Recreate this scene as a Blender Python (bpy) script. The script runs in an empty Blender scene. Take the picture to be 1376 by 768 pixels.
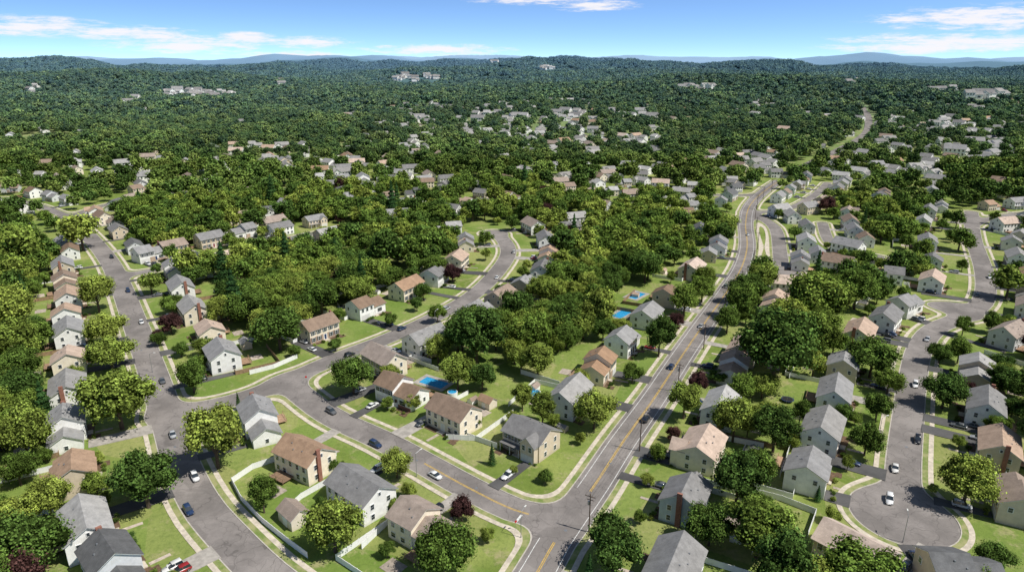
import bpy, math, random
import numpy as np
from mathutils import Vector
random.seed(7); rng=np.random.default_rng(7)
S=bpy.context.scene; COL=S.collection
CH=110.0; P=math.radians(18.5); FP=917.0; cP,sP=math.cos(P),math.sin(P)
# ---------------------------------------------------------------- survey helpers
def G(u,v,z=0.0):
    a=(u-688)/FP; b=(384-v)/FP; dy=cP+sP*b; dz=-sP+cP*b; t=(z-CH)/dz
    return (a*t,dy*t)
def ss(a,b,x):
    t=np.clip((x-a)/(b-a),0,1); return t*t*(3-2*t)
BUMPS=[(-1250,2350,430,260,52),(-2250,2500,450,300,36),(650,1900,520,330,46),(1900,2300,600,350,14),(-330,1750,240,180,12),(100,1250,260,200,13),(-1100,1350,300,180,13),(-250,3300,420,230,44),(950,3300,600,260,36),(-950,1000,260,120,9),(900,1150,300,150,9)]
def hgt(x,y):
    x=np.asarray(x,float); y=np.asarray(y,float); r=np.hypot(x,y)
    h=np.zeros_like(r)
    for cx,cy,sx,sy,A in BUMPS:
        h=h+A*np.exp(-.5*((x-cx)/sx)**2-.5*((y-cy)/sy)**2)
    h=h+6*np.sin(x/170+1)*np.sin(y/190)+3*np.sin(x/83+y/97)
    h=h*ss(650,1150,r)
    def n(a,s): return .5+.25*np.sin(a/1.0+s)+.15*np.sin(a*2.3+s*3)+.10*np.sin(a*5.1+s*2)+.05*np.sin(a*11.3+s)
    def ridge(yc,w,A,L,s):
        return A*n(x/L,s)*np.exp(-.5*((y-yc-260*np.sin(x/(L*1.3)+s))/w)**2)
    h=h+ridge(4600,330,108,620,.3)+ridge(6300,450,132,900,2.1)+ridge(8800,700,158,1200,4.0)+ridge(12500,900,180,1900,1.2)
    return h
def Gt(u,v):
    a=(u-688)/FP; b=(384-v)/FP; dy=cP+sP*b; dz=-sP+cP*b
    t=np.linspace(500,9000,1700); x=a*t; y=dy*t; z=CH+dz*t
    k=np.nonzero(z<hgt(x,y)+6)[0]
    k=k[0] if len(k) else len(t)-1
    return float(x[k]),float(y[k])
# ---------------------------------------------------------------- materials
def newmat(name):
    m=bpy.data.materials.new(name); m.use_nodes=True
    nt=m.node_tree; return m,nt,nt.nodes['Principled BSDF']
def N(nt,t,**k):
    n=nt.nodes.new(t)
    for a,b in k.items(): setattr(n,a,b)
    return n
def L(nt,a,b): nt.links.new(a,b)
def mixc(nt,fac,a,b,bt='MIX'):
    n=N(nt,'ShaderNodeMix',data_type='RGBA',blend_type=bt)
    for s,v in ((n.inputs[0],fac),(n.inputs[6],a),(n.inputs[7],b)):
        if isinstance(v,(int,float)): s.default_value=v
        elif isinstance(v,tuple): s.default_value=(*v,1)
        else: L(nt,v,s)
    return n.outputs[2]
def noise(nt,vec,scale,detail=3,rough=.55):
    n=N(nt,'ShaderNodeTexNoise'); n.inputs['Scale'].default_value=scale; n.inputs['Detail'].default_value=detail; n.inputs['Roughness'].default_value=rough
    L(nt,vec,n.inputs['Vector']); return n.outputs['Fac']
def rng_(nt,v,a,b,c=0,d=1,smooth=True):
    n=N(nt,'ShaderNodeMapRange'); n.interpolation_type='SMOOTHSTEP' if smooth else 'LINEAR'
    L(nt,v,n.inputs[0])
    for i,q in enumerate((a,b,c,d)): n.inputs[i+1].default_value=q
    return n.outputs[0]
def pos(nt): return N(nt,'ShaderNodeNewGeometry').outputs['Position']
def objc(nt): return N(nt,'ShaderNodeTexCoord').outputs['Object']
def simple(name,c,rough=.8,var=.25,scale=.8,spec=.3,metal=0,rndvar=0,world=False):
    m,nt,b=newmat(name)
    v=pos(nt) if world else objc(nt)
    f=rng_(nt,noise(nt,v,scale,4,.65),.3,.7)
    lo=tuple(x*(1-var) for x in c); hi=tuple(min(1,x*(1+var*.6)) for x in c)
    o=mixc(nt,f,lo,hi)
    if rndvar:
        oi=N(nt,'ShaderNodeObjectInfo').outputs['Random']
        k=rng_(nt,oi,0,1,1-rndvar,1+rndvar,False)
        hv=N(nt,'ShaderNodeHueSaturation'); L(nt,o,hv.inputs['Color']); L(nt,k,hv.inputs['Value']); o=hv.outputs[0]
    L(nt,o,b.inputs['Base Color'])
    b.inputs['Roughness'].default_value=rough; b.inputs['Specular IOR Level'].default_value=spec; b.inputs['Metallic'].default_value=metal
    return m
def siding(name,c):
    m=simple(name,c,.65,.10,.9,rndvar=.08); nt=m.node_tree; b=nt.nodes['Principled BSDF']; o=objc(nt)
    src=b.inputs['Base Color'].links[0].from_socket
    w=N(nt,'ShaderNodeTexWave',wave_type='BANDS',bands_direction='Z',wave_profile='SAW'); w.inputs['Scale'].default_value=1.3; L(nt,o,w.inputs['Vector'])
    col=mixc(nt,rng_(nt,w.outputs['Fac'],0,.25,.22,0),src,tuple(x*.5 for x in c))
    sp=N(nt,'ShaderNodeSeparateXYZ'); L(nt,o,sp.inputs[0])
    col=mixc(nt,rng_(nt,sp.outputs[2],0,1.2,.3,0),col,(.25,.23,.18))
    L(nt,col,b.inputs['Base Color']); return m
def ysep(nt):
    s=N(nt,'ShaderNodeSeparateXYZ'); L(nt,pos(nt),s.inputs[0]); return s.outputs[1]
def haze(nt,c):  # aerial haze painted into the base colour, bluer and paler with world Y
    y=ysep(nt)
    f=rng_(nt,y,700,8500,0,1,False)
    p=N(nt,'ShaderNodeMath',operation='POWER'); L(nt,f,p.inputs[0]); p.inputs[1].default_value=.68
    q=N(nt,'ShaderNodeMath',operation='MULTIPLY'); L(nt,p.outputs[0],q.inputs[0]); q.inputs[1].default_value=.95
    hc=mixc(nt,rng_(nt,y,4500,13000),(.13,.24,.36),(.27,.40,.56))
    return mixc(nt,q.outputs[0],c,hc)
# ground
GM,nt,b=newmat('ground_grass')
p=pos(nt)
c=mixc(nt,rng_(nt,noise(nt,p,.035,4,.6),.35,.65),(.150,.205,.040),(.275,.315,.090))
vor=N(nt,'ShaderNodeTexVoronoi'); vor.inputs['Scale'].default_value=.055; L(nt,p,vor.inputs['Vector'])
sv=N(nt,'ShaderNodeSeparateColor'); L(nt,vor.outputs['Color'],sv.inputs[0])
c=mixc(nt,rng_(nt,sv.outputs[0],0,1,0,.55),c,(.15,.24,.045))
c=mixc(nt,rng_(nt,sv.outputs[1],.6,1,0,.6),c,(.34,.33,.13))
c=mixc(nt,rng_(nt,noise(nt,p,.12,6,.8),.51,.67,0,.75),c,(.38,.33,.18))
c=mixc(nt,rng_(nt,noise(nt,p,.7,5,.8),.42,.72,0,.5),c,(.075,.125,.028))
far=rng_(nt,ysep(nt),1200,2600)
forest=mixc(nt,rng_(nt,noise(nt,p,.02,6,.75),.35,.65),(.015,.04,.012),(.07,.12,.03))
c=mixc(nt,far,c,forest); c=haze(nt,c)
L(nt,c,b.inputs['Base Color']); b.inputs['Roughness'].default_value=.95; b.inputs['Specular IOR Level'].default_value=.1
bp=N(nt,'ShaderNodeBump'); bp.inputs['Strength'].default_value=.8; bp.inputs['Distance'].default_value=.3
L(nt,noise(nt,p,.8,5,.7),bp.inputs['Height']); L(nt,bp.outputs[0],b.inputs['Normal'])
VM,nt,b=newmat('verge_grass'); p=pos(nt)
c=mixc(nt,rng_(nt,noise(nt,p,.25,4,.7),.35,.65),(.15,.21,.045),(.32,.31,.14))
L(nt,c,b.inputs['Base Color']); b.inputs['Roughness'].default_value=.95
def asphalt(name,base,crack=True):
    m,nt,b=newmat(name); p=pos(nt)
    d=tuple(x*.68 for x in base); l=tuple(x*1.2 for x in base)
    c=mixc(nt,rng_(nt,noise(nt,p,.05,6,.7),.35,.65),d,l)
    c=mixc(nt,rng_(nt,noise(nt,p,4.,3,.6),.3,.7,0,.3),c,d)
    if crack:
        wn=N(nt,'ShaderNodeTexNoise'); wn.inputs['Scale'].default_value=.25; L(nt,p,wn.inputs['Vector'])
        for sc_,wd,am,k in ((.085,.013,.55,7),(.21,.019,.35,4)):
            nv=N(nt,'ShaderNodeTexVoronoi',feature='DISTANCE_TO_EDGE'); nv.inputs['Scale'].default_value=sc_
            ad=N(nt,'ShaderNodeVectorMath',operation='MULTIPLY_ADD'); L(nt,wn.outputs['Color'],ad.inputs[0]); ad.inputs[1].default_value=(k,k,0); L(nt,p,ad.inputs[2])
            L(nt,ad.outputs[0],nv.inputs['Vector'])
            c=mixc(nt,rng_(nt,nv.outputs[0],0,wd,am,0),c,tuple(x*.36 for x in base))
        pv=N(nt,'ShaderNodeTexVoronoi',distance='CHEBYCHEV'); pv.inputs['Scale'].default_value=.12; L(nt,p,pv.inputs['Vector'])
        sp_=N(nt,'ShaderNodeSeparateColor'); L(nt,pv.outputs['Color'],sp_.inputs[0])
        c=mixc(nt,rng_(nt,sp_.outputs[0],.84,.86,0,.4),c,tuple(x*.6 for x in base))
    L(nt,c,b.inputs['Base Color']); b.inputs['Roughness'].default_value=.85; b.inputs['Specular IOR Level'].default_value=.3
    return m
ASPH=asphalt('asphalt',(.25,.225,.208)); DRV=asphalt('driveway_asphalt',(.10,.097,.095),False)
DRVL=simple('driveway_concrete',(.38,.35,.31),.9,.25,.5,world=True)
CONC=simple('concrete',(.58,.51,.41),.9,.25,.6,world=True); KERB=simple('kerb_concrete',(.48,.44,.38),.9,.2,.8,world=True)
YEL=simple('yellow_paint',(.66,.42,.06),.7,.35,1.2,world=True); WHT=simple('white_paint',(.70,.70,.67),.7,.35,1.2,world=True)
# house mats
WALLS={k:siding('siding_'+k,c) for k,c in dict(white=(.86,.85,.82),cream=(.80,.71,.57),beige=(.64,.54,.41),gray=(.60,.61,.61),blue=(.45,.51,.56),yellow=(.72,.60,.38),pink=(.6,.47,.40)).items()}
def roofmat(name,c):
    m,nt,b=newmat(name); o=objc(nt)
    col=mixc(nt,rng_(nt,noise(nt,o,.5,5,.7),.3,.7),tuple(x*.74 for x in c),tuple(x*1.16 for x in c))
    col=mixc(nt,rng_(nt,noise(nt,o,5,2,.6),.35,.65,0,.35),col,tuple(x*.6 for x in c))
    w=N(nt,'ShaderNodeTexWave',wave_type='BANDS',bands_direction='Z'); w.inputs['Scale'].default_value=2.2; w.inputs['Distortion'].default_value=.6; L(nt,o,w.inputs['Vector'])
    col=mixc(nt,rng_(nt,w.outputs['Fac'],0,.35,.25,0),col,tuple(x*.5 for x in c))
    oi=N(nt,'ShaderNodeObjectInfo').outputs['Random']
    hv=N(nt,'ShaderNodeHueSaturation'); L(nt,col,hv.inputs['Color']); L(nt,rng_(nt,oi,0,1,.72,1.2,False),hv.inputs['Value']); L(nt,rng_(nt,oi,0,1,1.1,.6,False),hv.inputs['Saturation'])
    L(nt,hv.outputs[0],b.inputs['Base Color']); b.inputs['Roughness'].default_value=.9; b.inputs['Specular IOR Level'].default_value=.25
    return m
ROOFS={k:roofmat('shingles_'+k,c) for k,c in dict(gray=(.28,.272,.265),light=(.39,.375,.355),brown=(.32,.225,.16),tan=(.50,.335,.225),dark=(.14,.14,.14)).items()}
TRIM=simple('white_trim',(.82,.82,.80),.5,.06,1); 
GLASS=simple('window_glass',(.03,.04,.05),.08,.3,.6,spec=.7)
DOORS=[simple('door_red',(.22,.03,.03),.5,.1),simple('door_navy',(.03,.05,.12),.5,.1),simple('door_wood',(.16,.08,.04),.5,.2),simple('door_white',(.7,.7,.68),.5,.1)]
GAR=simple('garage_panel',(.68,.67,.64),.6,.08,2); BRICK=simple('brick',(.30,.14,.10),.9,.3,3); BRICKL=simple('brick_pale',(.44,.33,.25),.9,.25,3)
SHUT=simple('shutter_paint',(.04,.05,.06),.6,.1); WOOD=simple('deck_wood',(.34,.22,.14),.85,.3,1.5,rndvar=.35)
MULCH=simple('mulch',(.14,.09,.055),.95,.4,1.5,world=True); PAT=simple('patio_stone',(.46,.39,.32),.9,.3,.9,rndvar=.3)
FENW=simple('vinyl_fence',(.82,.82,.80),.5,.06,.6); FENB=simple('cedar_fence',(.30,.20,.12),.85,.3,1)
POLEM=simple('pole_wood',(.14,.10,.075),.9,.3,2); METAL=simple('grey_metal',(.35,.36,.37),.45,.1,2,metal=.6); WIRE=simple('wire_black',(.03,.03,.03),.6,.1)
BARK=simple('bark',(.10,.075,.055),.95,.3,3)
TIRE=simple('tyre_rubber',(.02,.02,.02),.9,.1)
def carpaint(n,c):
    m=simple('car_paint_'+n,c,.28,.03,.5,spec=.6); m.node_tree.nodes['Principled BSDF'].inputs['Coat Weight'].default_value=.6; return m
CARP=[carpaint(n,c) for n,c in (('white',(.75,.75,.74)),('black',(.015,.015,.018)),('silver',(.42,.43,.44)),('navy',(.02,.04,.10)),('grey',(.12,.125,.13)),('red',(.30,.02,.02)),('pearl',(.7,.69,.66)))]
WATER,nt,b=newmat('pool_water')
c=mixc(nt,rng_(nt,noise(nt,pos(nt),1.5,3),.35,.65),(.02,.24,.50),(.05,.38,.66)); L(nt,c,b.inputs['Base Color']); b.inputs['Roughness'].default_value=.08
LAMP=simple('lamp_lens',(.7,.7,.65),.3,.05)
def foliage(name,c0,c1,c2,usehaze=False):
    m,nt,b=newmat(name); nt.nodes.remove(b); out=[n for n in nt.nodes if n.type=='OUTPUT_MATERIAL'][0]
    oi=N(nt,'ShaderNodeObjectInfo').outputs['Random']
    r=N(nt,'ShaderNodeValToRGB'); L(nt,oi,r.inputs[0]); e=r.color_ramp.elements; e[0].color=(*c0,1); e[0].position=.05; e[1].color=(*c2,1); e[1].position=.97; q=e.new(.55); q.color=(*c1,1)
    at=N(nt,'ShaderNodeAttribute',attribute_name='tone')
    if usehaze: big=rng_(nt,noise(nt,pos(nt),.012,3,.6),.38,.64,.72,1.25)
    else: big=rng_(nt,noise(nt,pos(nt),.28,2,.5),.35,.68,.62,1.4)
    mu=N(nt,'ShaderNodeMath',operation='MULTIPLY'); L(nt,at.outputs['Fac'],mu.inputs[0]); L(nt,big,mu.inputs[1])
    hv=N(nt,'ShaderNodeHueSaturation'); L(nt,r.outputs[0],hv.inputs['Color']); L(nt,mu.outputs[0],hv.inputs['Value'])
    col=hv.outputs[0]
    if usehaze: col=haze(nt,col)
    d=N(nt,'ShaderNodeBsdfDiffuse'); L(nt,col,d.inputs[0])
    if usehaze: L(nt,d.outputs[0],out.inputs[0]); return m
    t=N(nt,'ShaderNodeBsdfTranslucent'); L(nt,col,t.inputs[0])
    mx=N(nt,'ShaderNodeMixShader'); mx.inputs[0].default_value=.15; L(nt,d.outputs[0],mx.inputs[1]); L(nt,t.outputs[0],mx.inputs[2]); L(nt,mx.outputs[0],out.inputs[0])
    return m
FOL=foliage('leaves_green',(.085,.150,.034),(.165,.250,.046),(.320,.385,.075))
FOLP=foliage('leaves_purple',(.09,.045,.045),(.11,.055,.05),(.13,.065,.055))
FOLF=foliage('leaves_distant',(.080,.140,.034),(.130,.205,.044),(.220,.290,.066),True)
# ---------------------------------------------------------------- mesh builder
class MB:
    def __init__(s): s.v=[]; s.f=[]; s.m=[]
    def add(s,vs,fs,mi=0):
        o=len(s.v); s.v+=[tuple(q) for q in vs]; s.f+=[tuple(i+o for i in f) for f in fs]; s.m+=[mi]*len(fs)
    def box(s,x0,x1,y0,y1,z0,z1,mi=0):
        s.add([(x0,y0,z0),(x1,y0,z0),(x1,y1,z0),(x0,y1,z0),(x0,y0,z1),(x1,y0,z1),(x1,y1,z1),(x0,y1,z1)],
              [(3,2,1,0),(4,5,6,7),(0,1,5,4),(1,2,6,5),(2,3,7,6),(3,0,4,7)],mi)
    def cyl(s,a,b_,r0,r1,n=8,mi=0,caps=True):
        a=Vector(a); b_=Vector(b_); d=(b_-a).normalized(); u=d.orthogonal().normalized(); w=d.cross(u)
        vs=[]
        for q,r in ((a,r0),(b_,r1)):
            for i in range(n):
                t=2*math.pi*i/n; vs.append(q+u*(math.cos(t)*r)+w*(math.sin(t)*r))
        fs=[(i,(i+1)%n,n+(i+1)%n,n+i) for i in range(n)]
        if caps: fs+=[tuple(range(n))[::-1],tuple(range(n,2*n))]
        s.add(vs,fs,mi)
    def mesh(s,name,mats,smooth=False):
        me=bpy.data.meshes.new(name); me.from_pydata(s.v,[],s.f)
        for m in mats: me.materials.append(m)
        me.polygons.foreach_set('material_index',s.m)
        if smooth: me.polygons.foreach_set('use_smooth',[True]*len(me.polygons))
        me.update(); return me
def obj(name,me,parent=None,loc=(0,0,0),rz=0,sc=None,mat=None):
    o=bpy.data.objects.new(name,me); COL.objects.link(o)
    if parent: o.parent=parent
    o.location=loc; o.rotation_euler=(0,0,rz)
    if sc: o.scale=sc if isinstance(sc,tuple) else (sc,)*3
    if mat:
        o.material_slots[0].link='OBJECT'; o.material_slots[0].material=mat
    return o
# ---------------------------------------------------------------- roads
def smooth(pts,step=3.0):
    out=[]; n=len(pts)
    for i in range(n-1):
        p0=np.array(pts[max(i-1,0)]);p1=np.array(pts[i]);p2=np.array(pts[i+1]);p3=np.array(pts[min(i+2,n-1)])
        k=max(2,int(np.linalg.norm(p2-p1)/step))
        for j in range(k):
            t=j/k
            out.append(.5*((2*p1)+(-p0+p2)*t+(2*p0-5*p1+4*p2-p3)*t*t+(-p0+3*p1-3*p2+p3)*t**3))
    out.append(np.array(pts[-1])); return np.array(out)
R={}
def road(k,w,px): R[k]=(smooth([G(u,v) for u,v in px]),w)
road('A',9.4,[(92,292),(120,318),(146,350),(163,385),(180,430),(200,485),(217,535),(232,585),(247,632),(272,680),(308,722),(358,772),(420,820)])
road('B',9.2,[(225,556),(268,548),(320,536),(370,518),(410,500),(460,478),(520,455),(580,428),(636,396),(668,365),(683,340),(676,322),(662,312)])
road('C',9.2,[(385,512),(412,536),(450,562),(515,592),(570,622),(630,655),(690,684),(745,698)])
road('D',10.0,[(700,805),(724,765),(745,728),(770,692),(800,650),(838,592),(878,536),(915,480),(948,432),(975,394),(996,360),(1004,330),(1002,300),(1008,276),(1028,256),(1062,233)])
road('E',8.8,[(1305,285),(1308,320),(1322,365),(1322,402),(1296,424),(1256,442),(1236,468),(1226,510),(1220,560),(1214,620),(1213,660),(1213,688)])
road('E2',8,[(1300,424),(1283,415),(1262,411)])
road('S1',7,[(92,292),(50,276),(0,266)])
road('S2',7,[(158,372),(205,363),(262,350),(340,332),(430,312),(480,306)])
road('S3',7,[(92,292),(140,276),(210,262),(300,254)])
road('S5',8,[(1050,372),(1048,340),(1040,305),(1010,286)])
road('S7',7,[(1010,286),(1060,280),(1095,262),(1112,246)])
road('S6',7,[(1014,262),(960,262),(860,256),(760,262)])
road('S9',7,[(1308,300),(1350,290),(1400,284)])
road('S11',7,[(1105,300),(1120,330),(1180,345)])
road('S13',7,[(520,276),(600,268),(690,280)])
CIRC=[(G(1213,692),12.5),(G(1283,414),8.5),(G(664,314),8.5),(G(1050,365),10)]
x0,x1,y0,y1,st=-460.,470.,95.,645.,1.5
gx=np.arange(x0,x1,st); gy=np.arange(y0,y1,st); X,Y=np.meshgrid(gx,gy)
def segdist(X,Y,pts,lim=1e9):
    d=np.full(X.shape,1e6)
    for i in range(len(pts)-1):
        a=pts[i]; e=pts[i+1]-a; l2=e@e+1e-9
        t=np.clip(((X-a[0])*e[0]+(Y-a[1])*e[1])/l2,0,1)
        np.minimum(d,np.hypot(X-a[0]-t*e[0],Y-a[1]-t*e[1]),out=d)
    return d
def smin(a,b,k):
    h=np.clip(.5+.5*(b-a)/k,0,1); return b*(1-h)+a*h-k*h*(1-h)
Fg=None
for k,(pts,w) in R.items():
    d=segdist(X,Y,pts[::2] if len(pts)%2 else np.vstack([pts[::2],pts[-1:]]))-w/2
    Fg=d if Fg is None else smin(Fg,d,7.)
for (cx,cy),r in CIRC: Fg=smin(Fg,np.hypot(X-cx,Y-cy)-r,6.)
def Fv(x,y):
    if not(x0<x<x1-2*st and y0<y<y1-2*st): return 99.
    i=(x-x0)/st; j=(y-y0)/st; a=int(i); b=int(j); u=i-a; v=j-b
    return float(Fg[b,a]*(1-u)*(1-v)+Fg[b,a+1]*u*(1-v)+Fg[b+1,a]*(1-u)*v+Fg[b+1,a+1]*u*v)
def band(lo,hi,z,name,mat,wall=None):
    vs=[];fs=[]
    ny,nx=Fg.shape
    c=np.stack([Fg[:-1,:-1],Fg[:-1,1:],Fg[1:,1:],Fg[1:,:-1]],0); mn=c.min(0); mx=c.max(0)
    J,I=np.nonzero((mn<hi)&(mx>lo))
    for j,i in zip(J.tolist(),I.tolist()):
        q=[(gx[i],gy[j],c[0,j,i]),(gx[i+1],gy[j],c[1,j,i]),(gx[i+1],gy[j+1],c[2,j,i]),(gx[i],gy[j+1],c[3,j,i])]
        if mn[j,i]>=lo and mx[j,i]<=hi: tris=[q]
        else: tris=[[q[0],q[1],q[2]],[q[0],q[2],q[3]]]
        for t in tris:
            if len(t)==3:
                for lev,sg in ((lo,1),(hi,-1)):
                    if abs(lev)>1e5: continue
                    o=[];n=len(t)
                    for a in range(n):
                        A=t[a];B=t[(a+1)%n]; da=(A[2]-lev)*sg; db=(B[2]-lev)*sg
                        if da>=0: o.append(A)
                        if (da>=0)!=(db>=0):
                            k=da/(da-db); o.append((A[0]+(B[0]-A[0])*k,A[1]+(B[1]-A[1])*k,lev))
                    t=o
                    if len(t)<3: break
                if len(t)<3: continue
            b0=len(vs); vs+=[(float(a[0]),float(a[1]),z) for a in t]; fs.append(tuple(range(b0,b0+len(t))))
            if wall is not None:
                n=len(t)
                for a in range(n):
                    A=t[a];B=t[(a+1)%n]
                    if (A[2]==lo and B[2]==lo) or (A[2]==hi and B[2]==hi):
                        b0=len(vs); vs+=[(A[0],A[1],z),(B[0],B[1],z),(B[0],B[1],wall),(A[0],A[1],wall)]; fs.append((b0,b0+1,b0+2,b0+3))
    me=bpy.data.meshes.new(name); me.from_pydata(vs,[],fs); me.materials.append(mat); me.update(); obj(name,me)
band(-1e6,0,.02,'road',ASPH)
band(0,.28,.14,'kerb',KERB,0.0)
band(.28,1.7,.12,'grass_verge',VM)
band(1.7,3.0,.135,'pavement',CONC,0.0)
farpts=smooth([G(1058,236),G(1075,226)]+[Gt(u,v) for u,v in ((1105,206),(1135,192),(1160,178),(1168,160),(1160,140))],25)
def strip(name,pts,off,w,z,mat,skip=None,dash=None,terr=False):
    vs=[];fs=[];pts=np.array(pts)
    d=np.gradient(pts,axis=0); d/= (np.linalg.norm(d,axis=1)[:,None]+1e-9); nrm=np.stack([-d[:,1],d[:,0]],1)
    for i,pq in enumerate(pts):
        zz=z+(float(hgt(pq[0],pq[1])) if terr else 0)
        a=pq+nrm[i]*(off-w/2); b_=pq+nrm[i]*(off+w/2); vs+=[(a[0],a[1],zz),(b_[0],b_[1],zz)]
    for i in range(len(pts)-1):
        if skip and skip(pts[i]): continue
        if dash and (i%dash[1])>=dash[0]: continue
        fs.append((2*i,2*i+1,2*i+3,2*i+2))
    me=bpy.data.meshes.new(name); me.from_pydata(vs,[],fs); me.materials.append(mat); return obj(name,me)
strip('distant_road',farpts,0,11,.6,ASPH,terr=True)
JD=np.array(G(765,696))
dpt=R['D'][0]
nearJ=lambda q: np.hypot(*(q-JD))<10
for off in (-.2,.2): strip('yellow_centre_line',dpt,off,.17,.026,YEL,skip=nearJ)
strip('white_edge_line',dpt,-3.8,.16,.026,WHT,skip=lambda q:False)
strip('white_edge_line',dpt,3.8,.16,.026,WHT,skip=lambda q: np.hypot(*(q-JD))<13)
cp=R['C'][0]
for off in (-.17,.17): strip('yellow_centre_line',cp[-14:],off,.15,.026,YEL,skip=lambda q: np.hypot(*(q-JD))<11)
def bar(u0,v0,u1,v1,w):
    a=np.array(G(u0,v0));b_=np.array(G(u1,v1)); strip('stop_line',[a,(a+b_)/2,b_],0,w,.027,WHT)
bar(690,705,701,691,.6)
mh=MB()
for u,v in((300,541),(560,618),(235,600),(820,622),(1218,600),(480,470),(640,655),(190,470),(955,418),(760,712)):
    x,y=G(u,v); mh.add([(x+.42*math.cos(t*.5236),y+.42*math.sin(t*.5236),.031) for t in range(12)],[tuple(range(12))])
obj('manhole_covers',mh.mesh('manhole_covers',[METAL]))
# ---------------------------------------------------------------- terrain sheet
def axis(lim0,lim1,core0,core1,s0,g):
    a=list(np.arange(core0,core1+1,s0)); s=s0;q=a[-1]
    while q<lim1: s*=g;q+=s;a.append(q)
    s=s0;q=a[0];pre=[]
    while q>lim0: s*=g;q-=s;pre.append(q)
    return np.array(pre[::-1]+a)
ax=axis(-22000,22000,-900,900,30,1.03); ay=axis(-900,24000,-200,1400,30,1.018)
AX,AY=np.meshgrid(ax,ay); AZ=hgt(AX,AY)
AZ=AZ+ss(4500,6500,AY)*rng.uniform(0,9,AZ.shape)
nx,ny=len(ax),len(ay)
vs=np.stack([AX.ravel(),AY.ravel(),AZ.ravel()],1).tolist()
fs=[(j*nx+i,j*nx+i+1,(j+1)*nx+i+1,(j+1)*nx+i) for j in range(ny-1) for i in range(nx-1)]
me=bpy.data.meshes.new('ground'); me.from_pydata(vs,[],fs); me.materials.append(GM); me.polygons.foreach_set('use_smooth',[True]*len(fs)); obj('ground',me)
# ---------------------------------------------------------------- houses
def gable(wl,rf,tr,X0,X1,Y0,Y1,e,r,z0=0,ax='x',oh=.45):
    if ax=='x':
        ym=(Y0+Y1)/2
        wl.add([(X0,Y0,z0),(X1,Y0,z0),(X1,Y1,z0),(X0,Y1,z0),(X0,Y0,e),(X1,Y0,e),(X1,Y1,e),(X0,Y1,e),(X0,ym,r),(X1,ym,r)],
               [(0,1,5,4),(2,3,7,6),(1,2,6,9,5),(3,0,4,8,7)])
        T=lambda x,y,z:(x,y,z); a0,a1,b0,b1=X0,X1,Y0,Y1
    else:
        xm=(X0+X1)/2
        wl.add([(X0,Y0,z0),(X1,Y0,z0),(X1,Y1,z0),(X0,Y1,z0),(X0,Y0,e),(X1,Y0,e),(X1,Y1,e),(X0,Y1,e),(xm,Y0,r),(xm,Y1,r)],
               [(1,2,6,5),(3,0,4,7),(0,1,5,8,4),(2,3,7,9,6)])
        T=lambda x,y,z:(y,x,z); a0,a1,b0,b1=Y0,Y1,X0,X1
    bm=(b0+b1)/2; sl=(r-e)/(bm-b0)
    for (mb,lift,th,g) in ((tr,.02,.16,0),(rf,.185,.09,.06)):
        o=oh+g
        for sgn,bb in ((-1,b0),(1,b1)):
            be=bb+sgn*o; ze=e-sl*o+lift; zr=r+lift
            vs=[T(a0-o,be,ze),T(a1+o,be,ze),T(a1+o,bm,zr),T(a0-o,bm,zr)]
            vs+= [(q[0],q[1],q[2]+th) for q in vs]
            mb.add(vs,[(0,1,2,3),(4,5,6,7),(0,1,5,4),(1,2,6,5),(3,0,4,7)])
def window(fr,gl,side,c,z,w,h,plane,sh=None):
    def bx(mb,a0,a1,z0,z1,t):
        if side=='f': mb.box(a0,a1,plane-t,plane+.0-.004,z0,z1)
        if side=='b': mb.box(a0,a1,plane+.004,plane+t,z0,z1)
        if side=='l': mb.box(plane-t,plane-.004,a0,a1,z0,z1)
        if side=='r': mb.box(plane+.004,plane+t,a0,a1,z0,z1)
    bx(fr,c-w/2-.13,c+w/2+.13,z-.13,z+h+.13,.10)
    bx(gl,c-w/2,c+w/2,z,z+h*.47,.125); bx(gl,c-w/2,c+w/2,z+h*.53,z+h,.125)
    if sh is not None:
        for s_ in (-1,1): bx(sh,min(c+s_*(w/2+.16),c+s_*(w/2+.55)),max(c+s_*(w/2+.16),c+s_*(w/2+.55)),z-.05,z+h+.05,.08)
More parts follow.
